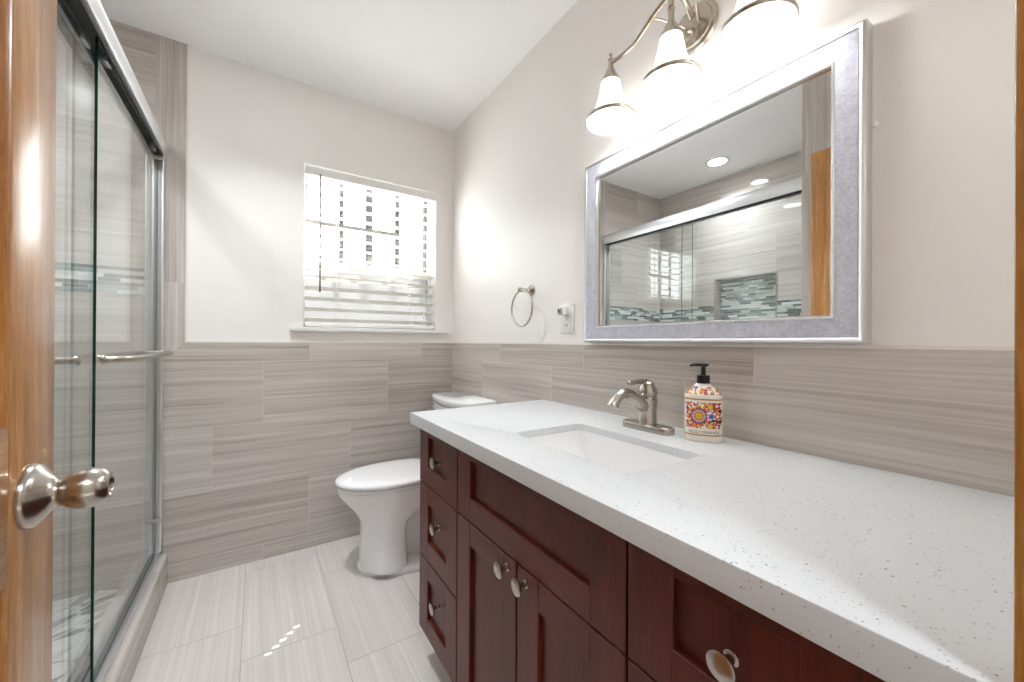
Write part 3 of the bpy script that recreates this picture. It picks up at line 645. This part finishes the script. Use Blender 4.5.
    sc = nt.nodes.new('ShaderNodeSeparateColor'); g.link(ns.outputs['Color'], sc.inputs[0])
    scol = g.ramp(sc.outputs[0], [(0, srgb(240, 234, 224)), (0.30, srgb(206, 70, 50)), (0.48, srgb(232, 160, 60)), (0.66, srgb(240, 234, 224)), (0.80, srgb(110, 112, 170)), (0.9, srgb(226, 110, 50))], 'CONSTANT')
    sm = g.m('MULTIPLY', g.m('GREATER_THAN', Z, 0.1195), g.m('LESS_THAN', Z, 0.139))
    c = g.mix(sm, c, scol)
    g.link(c, b.inputs['Base Color']); b.inputs['Roughness'].default_value = 0.25; b.inputs['Coat Weight'].default_value = 0.4
    return m
bm = B(); A, Bh = 0.033, 0.0445
loft(bm, [oval(A * s, Bh * s, z) for s, z in ((0.93, 0.0), (0.985, 0.003), (1.0, 0.007), (1.0, 0.105), (1.0, 0.112), (0.985, 0.117), (0.94, 0.121), (0.74, 0.131), (0.52, 0.139), (0.42, 0.1425), (0.40, 0.146))])
o = finish('bottle', bm, tile_art(), sb, 40); o.rotation_euler = (0, 0, yawb)
for z, h in ((0.0165, 0.003), (0.1055, 0.0035)):
    bm = B(); loft(bm, [oval(A * s, Bh * s, zz) for s, zz in ((1.0, z), (1.012, z + 0.0004), (1.012, z + h), (1.0, z + h + 0.0004))], False, False)
    o = finish('gold_band', bm, M_GOLD, sb, 40); o.rotation_euler = (0, 0, yawb)
def text_mesh(txt, size, mat, mw, parent, name, bend=None, ext=0.0002):
    cu = bpy.data.curves.new(name, 'FONT'); cu.body = txt; cu.size = size; cu.align_x = 'CENTER'; cu.extrude = ext; cu.resolution_u = 3
    to = bpy.data.objects.new(name + '_curve', cu); COL.objects.link(to)
    dg = bpy.context.evaluated_depsgraph_get(); me = bpy.data.meshes.new_from_object(to.evaluated_get(dg)); bpy.data.objects.remove(to)
    me.name = name; me.transform(mw)
    if bend:
        for v in me.vertices: v.co.x += bend(v.co.y)
    me.materials.clear(); me.materials.append(mat); o = bpy.data.objects.new(name, me); COL.objects.link(o); o.parent = parent; return o
bend = lambda y: A * max(0.0, 1 - abs(y / Bh) ** 2.5) ** (1 / 2.5) + 0.0002
TM = Matrix(((0, 0, 1, 0), (1, 0, 0, -0.001), (0, 1, 0, 0.0225), (0, 0, 0, 1)))
o = text_mesh('SICILY ORANGE', 0.0098, M_INK, TM, sb, 'lettering', bend); o.rotation_euler = (0, 0, yawb)
bm = B(); lathe(bm, [(0.0155, 0.146), (0.0155, 0.166), (0.0140, 0.1665)], (0, 0, 0), (0, 0, 1), 30); lathe(bm, [(0.0075, 0.166), (0.0065, 0.168), (0.005, 0.182)], (0, 0, 0), (0, 0, 1), 18); finish('collar', bm, M_BLK, sb, 40)
bm = B(); lathe(bm, [(0.0055, 0.178), (0.0055, 0.188), (0.0125, 0.191), (0.0125, 0.196), (0.010, 0.198)], (0, 0, 0), (0, 0, 1), 22)
nd = Vector((-0.82, 0.57, 0)).normalized()
tube(bm, [Vector((0, 0, 0.1935)), nd * 0.016 + Vector((0, 0, 0.1945)), nd * 0.027 + Vector((0, 0, 0.1937)), nd * 0.034 + Vector((0, 0, 0.1912))], [0.0055, 0.0048, 0.004, 0.0032], 12); finish('pump_head', bm, M_BLK, sb, 40)

# ------------------------------------------------------------------ toilet
TY = 1.945
to_ = thing('toilet', 'white two-piece toilet with closed lid between vanity and back wall', 'toilet', (0.68, TY, 0))
def egg(xf, xb, w_, z, n=48, eb=3.2):
    """outline rounded to the front (-x) and squarer to the back"""
    out = []; xm = xf + (xb - xf) * 0.52
    for i in range(n):
        t = 2 * pi * i / n; c, s = cos(t), sin(t)
        if c < 0: x = xm + (xm - xf) * -abs(c) ** 1.0; y = w_ * s
        else: x = xm + (xb - xm) * abs(c) ** (2 / eb); y = w_ * math.copysign(abs(s) ** (2 / eb), s)
        out.append((x, TY + y, z))
    return out
bm = B()
loft(bm, [egg(0.401, 0.965, 0.172, 0.0), egg(0.399, 0.966, 0.174, 0.006), egg(0.400, 0.965, 0.173, 0.020), egg(0.408, 0.957, 0.165, 0.030)], True, True)
loft(bm, [egg(0.409, 0.620, 0.160, 0.026), egg(0.412, 0.616, 0.155, 0.06), egg(0.414, 0.614, 0.151, 0.12), egg(0.415, 0.614, 0.149, 0.20), egg(0.408, 0.630, 0.150, 0.240), egg(0.386, 0.69, 0.155, 0.280), egg(0.350, 0.78, 0.163, 0.325),
          egg(0.325, 0.83, 0.170, 0.355), egg(0.314, 0.84, 0.175, 0.372), egg(0.312, 0.84, 0.176, 0.390), egg(0.316, 0.835, 0.173, 0.3985)], False, True)
loft(bm, [egg(0.56, 0.955, 0.055, 0.026), egg(0.56, 0.955, 0.055, 0.28), egg(0.56, 0.955, 0.08, 0.34)], False, False)
loft(bm, [egg(0.66, 1.0, 0.090, 0.27), egg(0.66, 1.005, 0.115, 0.33), egg(0.66, 1.01, 0.135, 0.3985)], True, True)
pfinish('bowl', bm, M_POR, to_, 50)
bm = B(); loft(bm, [egg(0.310, 0.785, 0.174, 0.401), egg(0.306, 0.786, 0.177, 0.404), egg(0.306, 0.786, 0.177, 0.411), egg(0.311, 0.785, 0.172, 0.415)]); pfinish('seat', bm, M_POR, to_, 50)
bm = B(); loft(bm, [egg(0.306, 0.785, 0.177, 0.4195), egg(0.301, 0.786, 0.182, 0.4230), egg(0.301, 0.786, 0.182, 0.434), egg(0.306, 0.783, 0.177, 0.440), egg(0.325, 0.775, 0.160, 0.4455), egg(0.36, 0.75, 0.13, 0.449), egg(0.45, 0.68, 0.06, 0.451)]); pfinish('lid', bm, M_POR, to_, 60)
for s in (-1, 1):
    bm = B(); lathe(bm, [(0.012, -0.02), (0.013, -0.015), (0.013, 0.015), (0.012, 0.02)], (0.785, TY + s * 0.075, 0.425), (0, 1, 0), 16); pfinish('hinge', bm, M_POR, to_)
def tankring(xb, xs, bow, hw, z, n=22, r=0.02):
    """flat back at xb, sides running to xs, bowed front"""
    out = [(xb, TY - hw, z), (xb, TY + hw, z)]
    for k in range(n + 1):
        t = k / n * 2 - 1
        edge = max(0.0, 1 - abs(t) ** 9) 
        out.append((xs - bow * (1 - t * t) + (1 - edge) * r * 1.0, TY - t * hw * 1.0, z))
    return out
bm = B(); loft(bm, [tankring(1.020, 0.880, 0.020, 0.185, 0.399), tankring(1.022, 0.872, 0.024, 0.195, 0.41), tankring(1.024, 0.858, 0.028, 0.212, 0.60), tankring(1.026, 0.852, 0.030, 0.218, 0.742)]); pfinish('tank', bm, M_POR, to_, 50)
bm = B(); loft(bm, [tankring(1.030, 0.866, 0.032, 0.226, 0.7435), tankring(1.033, 0.858, 0.036, 0.233, 0.750), tankring(1.034, 0.855, 0.038, 0.236, 0.772), tankring(1.033, 0.856, 0.0375, 0.2353, 0.7815), tankring(1.031, 0.859, 0.036, 0.2325, 0.7845)]); pfinish('tank_lid', bm, M_POR, to_, 50)
bm = B(); lathe(bm, [(0.012, 0), (0.012, 0.008), (0.008, 0.012), (0.006, 0.024)], (0.842, TY + 0.155, 0.715), (-1, 0, 0), 18)
P = catmull([(0.822, TY + 0.158, 0.715), (0.818, TY + 0.13, 0.713), (0.817, TY + 0.09, 0.708)], 6); tube(bm, P, lerp_r([0.006, 0.006, 0.008], len(P)), 12); pfinish('flush_lever', bm, M_CHR, to_, 40)
for s in (-1, 1):
    bm = B(); lathe(bm, [(0.013, 0), (0.013, 0.008), (0.009, 0.016), (0.003, 0.019)], (0.70, TY + s * 0.135, 0.0285), (0, 0, 1), 16); pfinish('bolt_cap', bm, M_POR, to_)

# ------------------------------------------------------------------ framed mirror
MY0, MY1, MZ0, MZ1 = 0.259, 1.060, 1.0905, 1.742
fm = thing('wall_mirror', 'rectangular mirror in a wide hammered silver frame above the counter', 'mirror', (XR, (MY0 + MY1) / 2, MZ0))
xw = XR + 0.0055; FW = 0.060
prof = [(0.0, xw), (0.0, 1.018), (0.002, 1.0115), (0.006, 1.009), (0.0105, 1.011), (0.0125, 1.0145)]          # outer bead
field = [(0.0125, 1.0145), (0.014, 1.0135), (FW - 0.007, 1.017)]
lip = [(FW - 0.007, 1.017), (FW - 0.005, 1.0155), (FW - 0.001, 1.0165), (FW, 1.021), (FW, 1.0285)]
def frame_ring(bm, pr, mi):
    rings = []
    for off, x in pr: rings.append([(x, MY0 + off, MZ0 + off), (x, MY1 - off, MZ0 + off), (x, MY1 - off, MZ1 - off), (x, MY0 + off, MZ1 - off)])
    loft(bm, rings, False, False, mi)
bm = B(); frame_ring(bm, field, 0); frame_ring(bm, [(0.004, xw), (0.0125, 1.0145)], 0); pfinish('frame', bm, M_HAM, fm, 30)
bm = B(); frame_ring(bm, prof, 0); o = pfinish('outer_bead', bm, M_ALU, fm, 50); o['label'] = 'smooth silver edge bead'
bm = B(); frame_ring(bm, lip, 0); o = pfinish('inner_lip', bm, plain('bright_silver_lip', srgb(222, 222, 224), 0.22, 0.9), fm, 50); o['label'] = 'bright silver inner lip'
bm = B(); box(bm, 1.0265, 1.033, MY0 + FW - 0.004, MY1 - FW + 0.004, MZ0 + FW - 0.004, MZ1 - FW + 0.004); pfinish('mirror_glass', bm, M_MIR, fm, 0)

# ------------------------------------------------------------------ vanity light
LX, LY = 0.93, (0.857, 0.642, 0.427)
vl = thing('vanity_light', 'three-shade satin nickel vanity light above the mirror', 'wall lamp', (XR, LY[1], 2.0))
bm = B(); lathe(bm, [(0.066, 0.0), (0.068, 0.004), (0.064, 0.010), (0.056, 0.013), (0.054, 0.018), (0.046, 0.022), (0.020, 0.024), (0.004, 0.0245)], (XR + 0.0055, LY[1], 1.992), (-1, 0, 0), 40); pfinish('canopy', bm, M_NICK2, vl, 35)
bm = B()
P = catmull([(XR - 0.015, LY[1], 2.015), (XR - 0.04, LY[1], 2.040), (XR - 0.07, LY[1], 2.050), (LX, LY[1], 2.035)], 6); tube(bm, P, 0.0072, 12)
lathe(bm, [(0.008, 0.0), (0.008, 0.008), (0.004, 0.012)], (XR - 0.018, LY[1], 1.975), (-1, 0, 0), 14)
for s in (-1, 1):
    P = catmull([(LX, LY[1], 2.033), (LX, LY[1] + s * 0.02, 2.030), (LX, LY[1] + s * 0.055, 2.016), (LX, LY[1] + s * 0.09, 1.995), (LX, LY[1] + s * 0.125, 1.977), (LX, LY[1] + s * 0.17, 1.973), (LX, LY[1] + s * 0.215, 1.976)], 6); tube(bm, P, 0.0072, 12)
tube(bm, [(XR - 0.01, LY[1] + 0.015, 1.995), (LX + 0.03, LY[1] + 0.05, 2.012), (LX, LY[1] + 0.062, 2.012)], 0.004, 10)
tube(bm, [(XR - 0.01, LY[1] - 0.015, 1.995), (LX + 0.03, LY[1] - 0.05, 2.012), (LX, LY[1] - 0.062, 2.012)], 0.004, 10)
pfinish('arm', bm, M_NICK2, vl, 40)
for i, y in enumerate(LY):
    bm = B(); zt2 = 1.988 if i != 1 else 1.998
    lathe(bm, [(0.030, 1.914), (0.029, 1.920), (0.022, 1.934), (0.0125, 1.953), (0.0085, 1.962), (0.0075, zt2 - 0.008), (0.010, zt2 - 0.004), (0.0075, zt2), (0.006, zt2 + 0.004), (0.0035, zt2 + 0.010), (0.0055, zt2 + 0.014), (0.0035, zt2 + 0.019), (0.001, zt2 + 0.021)], (LX, y, 0), (0, 0, 1), 26)
    if i == 1: lathe(bm, [(0.0075, 2.0), (0.0075, 2.045), (0.009, 2.05), (0.004, 2.06)], (LX, y, 0), (0, 0, 1), 18)
    sc_ = pfinish('socket_cup', bm, M_NICK2, vl, 40)
    bm = B()
    pf = [(0.026, 1.922), (0.0285, 1.916), (0.0315, 1.899), (0.0350, 1.880), (0.0395, 1.860), (0.0462, 1.838), (0.0560, 1.818), (0.0660, 1.805), (0.0735, 1.797), (0.0745, 1.792), (0.072, 1.785), (0.0655, 1.781)]
    inn = [(r - 0.003, z + 0.001) for r, z in pf]
    lathe(bm, pf + list(reversed(inn)), (LX, y, 0), (0, 0, 1), 40, False, False)
    s_ = pfinish('lamp_shade', bm, M_SHADE, vl, 60)
    bm = B(); lathe(bm, [(0.0705, 1.8035), (0.0740, 1.8045), (0.0772, 1.8005), (0.0778, 1.7975), (0.0772, 1.7935), (0.0738, 1.7920)], (LX, y, 0), (0, 0, 1), 44, False, False); pfinish('shade_ring', bm, M_NICK2, s_, 60)
    bm = B(); lathe(bm, [(0.012, 1.910), (0.014, 1.893), (0.021, 1.872), (0.025, 1.852), (0.025, 1.838), (0.019, 1.826), (0.006, 1.820)], (LX, y, 0), (0, 0, 1), 24); pfinish('bulb', bm, M_BULB, vl, 60)
    L = bpy.data.lights.new('vanity_lamp', 'POINT'); L.energy = LAMP_W; L.color = (0.91, 0.96, 1.0); L.shadow_soft_size = 0.035
    lo = bpy.data.objects.new('vanity_lamp', L); COL.objects.link(lo); lo.parent = vl; lo.location = (LX - XR, y - LY[1], 1.800 - 2.0)

# ------------------------------------------------------------------ ceiling downlights
def downlight(x, y, r, label, mat, watts, cone, grp='recessed ceiling downlights'):
    t = thing('ceiling_light', label, 'ceiling light', (x, y, H), grp)
    bm = B(); lathe(bm, [(r + 0.022, 0.0), (r + 0.021, 0.004), (r + 0.012, 0.007), (r, 0.005), (r, 0.001)], (x, y, H), (0, 0, -1), 40, False, False); pfinish('trim_ring', bm, M_WHITE, t, 50)
    bm = B(); lathe(bm, [(r, 0.0015), (r, 0.0035)], (x, y, H), (0, 0, -1), 40); pfinish('lens', bm, mat, t, 50)
    if watts:
        L = bpy.data.lights.new('downlight_beam', 'AREA'); L.energy = watts; L.shape = 'DISK'; L.size = r * 1.9; L.spread = radians(cone); L.color = (0.91, 0.96, 1.0)
        lo = bpy.data.objects.new('downlight_beam', L); COL.objects.link(lo); lo.parent = t; lo.location = (0, 0, -0.0045)
    return t
downlight(-0.795, 1.575, 0.062, 'lit recessed downlight over the shower, seen in the mirror', M_LENS, DOWN_W, 138)
downlight(0.062, 1.660, 0.075, 'lit recessed downlight in the main ceiling, cut by the top of the photo', M_LENS, MAIN_W, 108)
downlight(0.1, -0.75, 0.16, 'round lit ceiling light in the hall outside the doorway', M_HLENS, 0, 0, 'hall lights')

# ------------------------------------------------------------------ towel ring, outlet, plug, hook
RY, RZ = 1.440, 1.325
tr = thing('towel_ring', 'brushed nickel towel ring on the right wall near the back corner', 'towel ring', (XR, RY, RZ))
bm = B(); lathe(bm, [(0.026, 0), (0.027, 0.003), (0.022, 0.008), (0.013, 0.014), (0.009, 0.022), (0.008, 0.040), (0.0105, 0.050), (0.0105, 0.066), (0.007, 0.071), (0.002, 0.073)], (XR + 0.0055, RY, RZ), (-1, 0, 0), 28); pfinish('post', bm, M_NICK, tr, 40)
bm = B(); rx = XR - 0.055; Rr = 0.080
tube(bm, [(rx, RY - 0.012 + Rr * sin(2 * pi * k / 48), RZ - 0.004 - Rr + Rr * cos(2 * pi * k / 48)) for k in range(48)], 0.0045, 10, True); pfinish('ring', bm, M_NICK, tr, 60)
ol = thing('wall_outlet', 'white duplex outlet plate beside the mirror', 'outlet', (XR, 1.187, 1.185))
bm = B(); box(bm, XR - 0.0005, XR + 0.0055, 1.147, 1.227, 1.125, 1.244, 0.002); pfinish('cover_plate', bm, M_PLS, ol)
for z in (1.155, 1.213):
    bm = B(); prism(bm, [(1.187 + 0.017 * cos(a) * 1.0, z + max(-0.0135, min(0.0135, 0.017 * sin(a)))) for a in [2 * pi * k / 32 for k in range(32)]], 0, XR - 0.002, XR); r_ = pfinish('receptacle', bm, M_PLS, ol)
    bm = B()
    for dy in (-0.0064, 0.0064): box(bm, XR - 0.0026, XR - 0.0018, 1.187 + dy - 0.0012, 1.187 + dy + 0.0012, z - 0.001, z + 0.0085)
    box(bm, XR - 0.0026, XR - 0.0018, 1.187 - 0.002, 1.187 + 0.002, z - 0.0095, z - 0.0055)
    pfinish('slots', bm, M_DRK, r_)
bm = B(); prism(bm, [(1.187 + 0.002 * cos(2 * pi * k / 12), 1.184 + 0.002 * sin(2 * pi * k / 12)) for k in range(12)], 0, XR - 0.0018, XR); pfinish('screw', bm, M_GRYP, ol)
pl = thing('plug_adapter', 'small white plug-in night light in the upper outlet socket', 'night light', (XR - 0.003, 1.19, 1.215))
bm = B(); box(bm, XR - 0.034, XR - 0.0028, 1.173, 1.207, 1.198, 1.232, 0.004); pfinish('housing', bm, M_PLS, pl)
bm = B(); box(bm, XR - 0.038, XR - 0.0338, 1.178, 1.202, 1.203, 1.227, 0.003); pfinish('sensor_face', bm, M_GRYP, pl)
bm = B(); lathe(bm, [(0.004, 0), (0.004, 0.003), (0.0025, 0.006)], (XR - 0.038, 1.19, 1.216), (-1, 0, 0), 12); pfinish('sensor_eye', bm, M_DRK, pl)
bm = B(); lathe(bm, [(0.005, 0), (0.0055, 0.004), (0.0035, 0.009), (0.001, 0.010)], (XR + 0.0055, 0.2545, 1.535), (-1, 0, 0), 14)
tag(finish('wall_anchor', bm, M_PLS, None, 50), 'tiny white screw anchor in the wall right of the mirror', 'wall anchor')
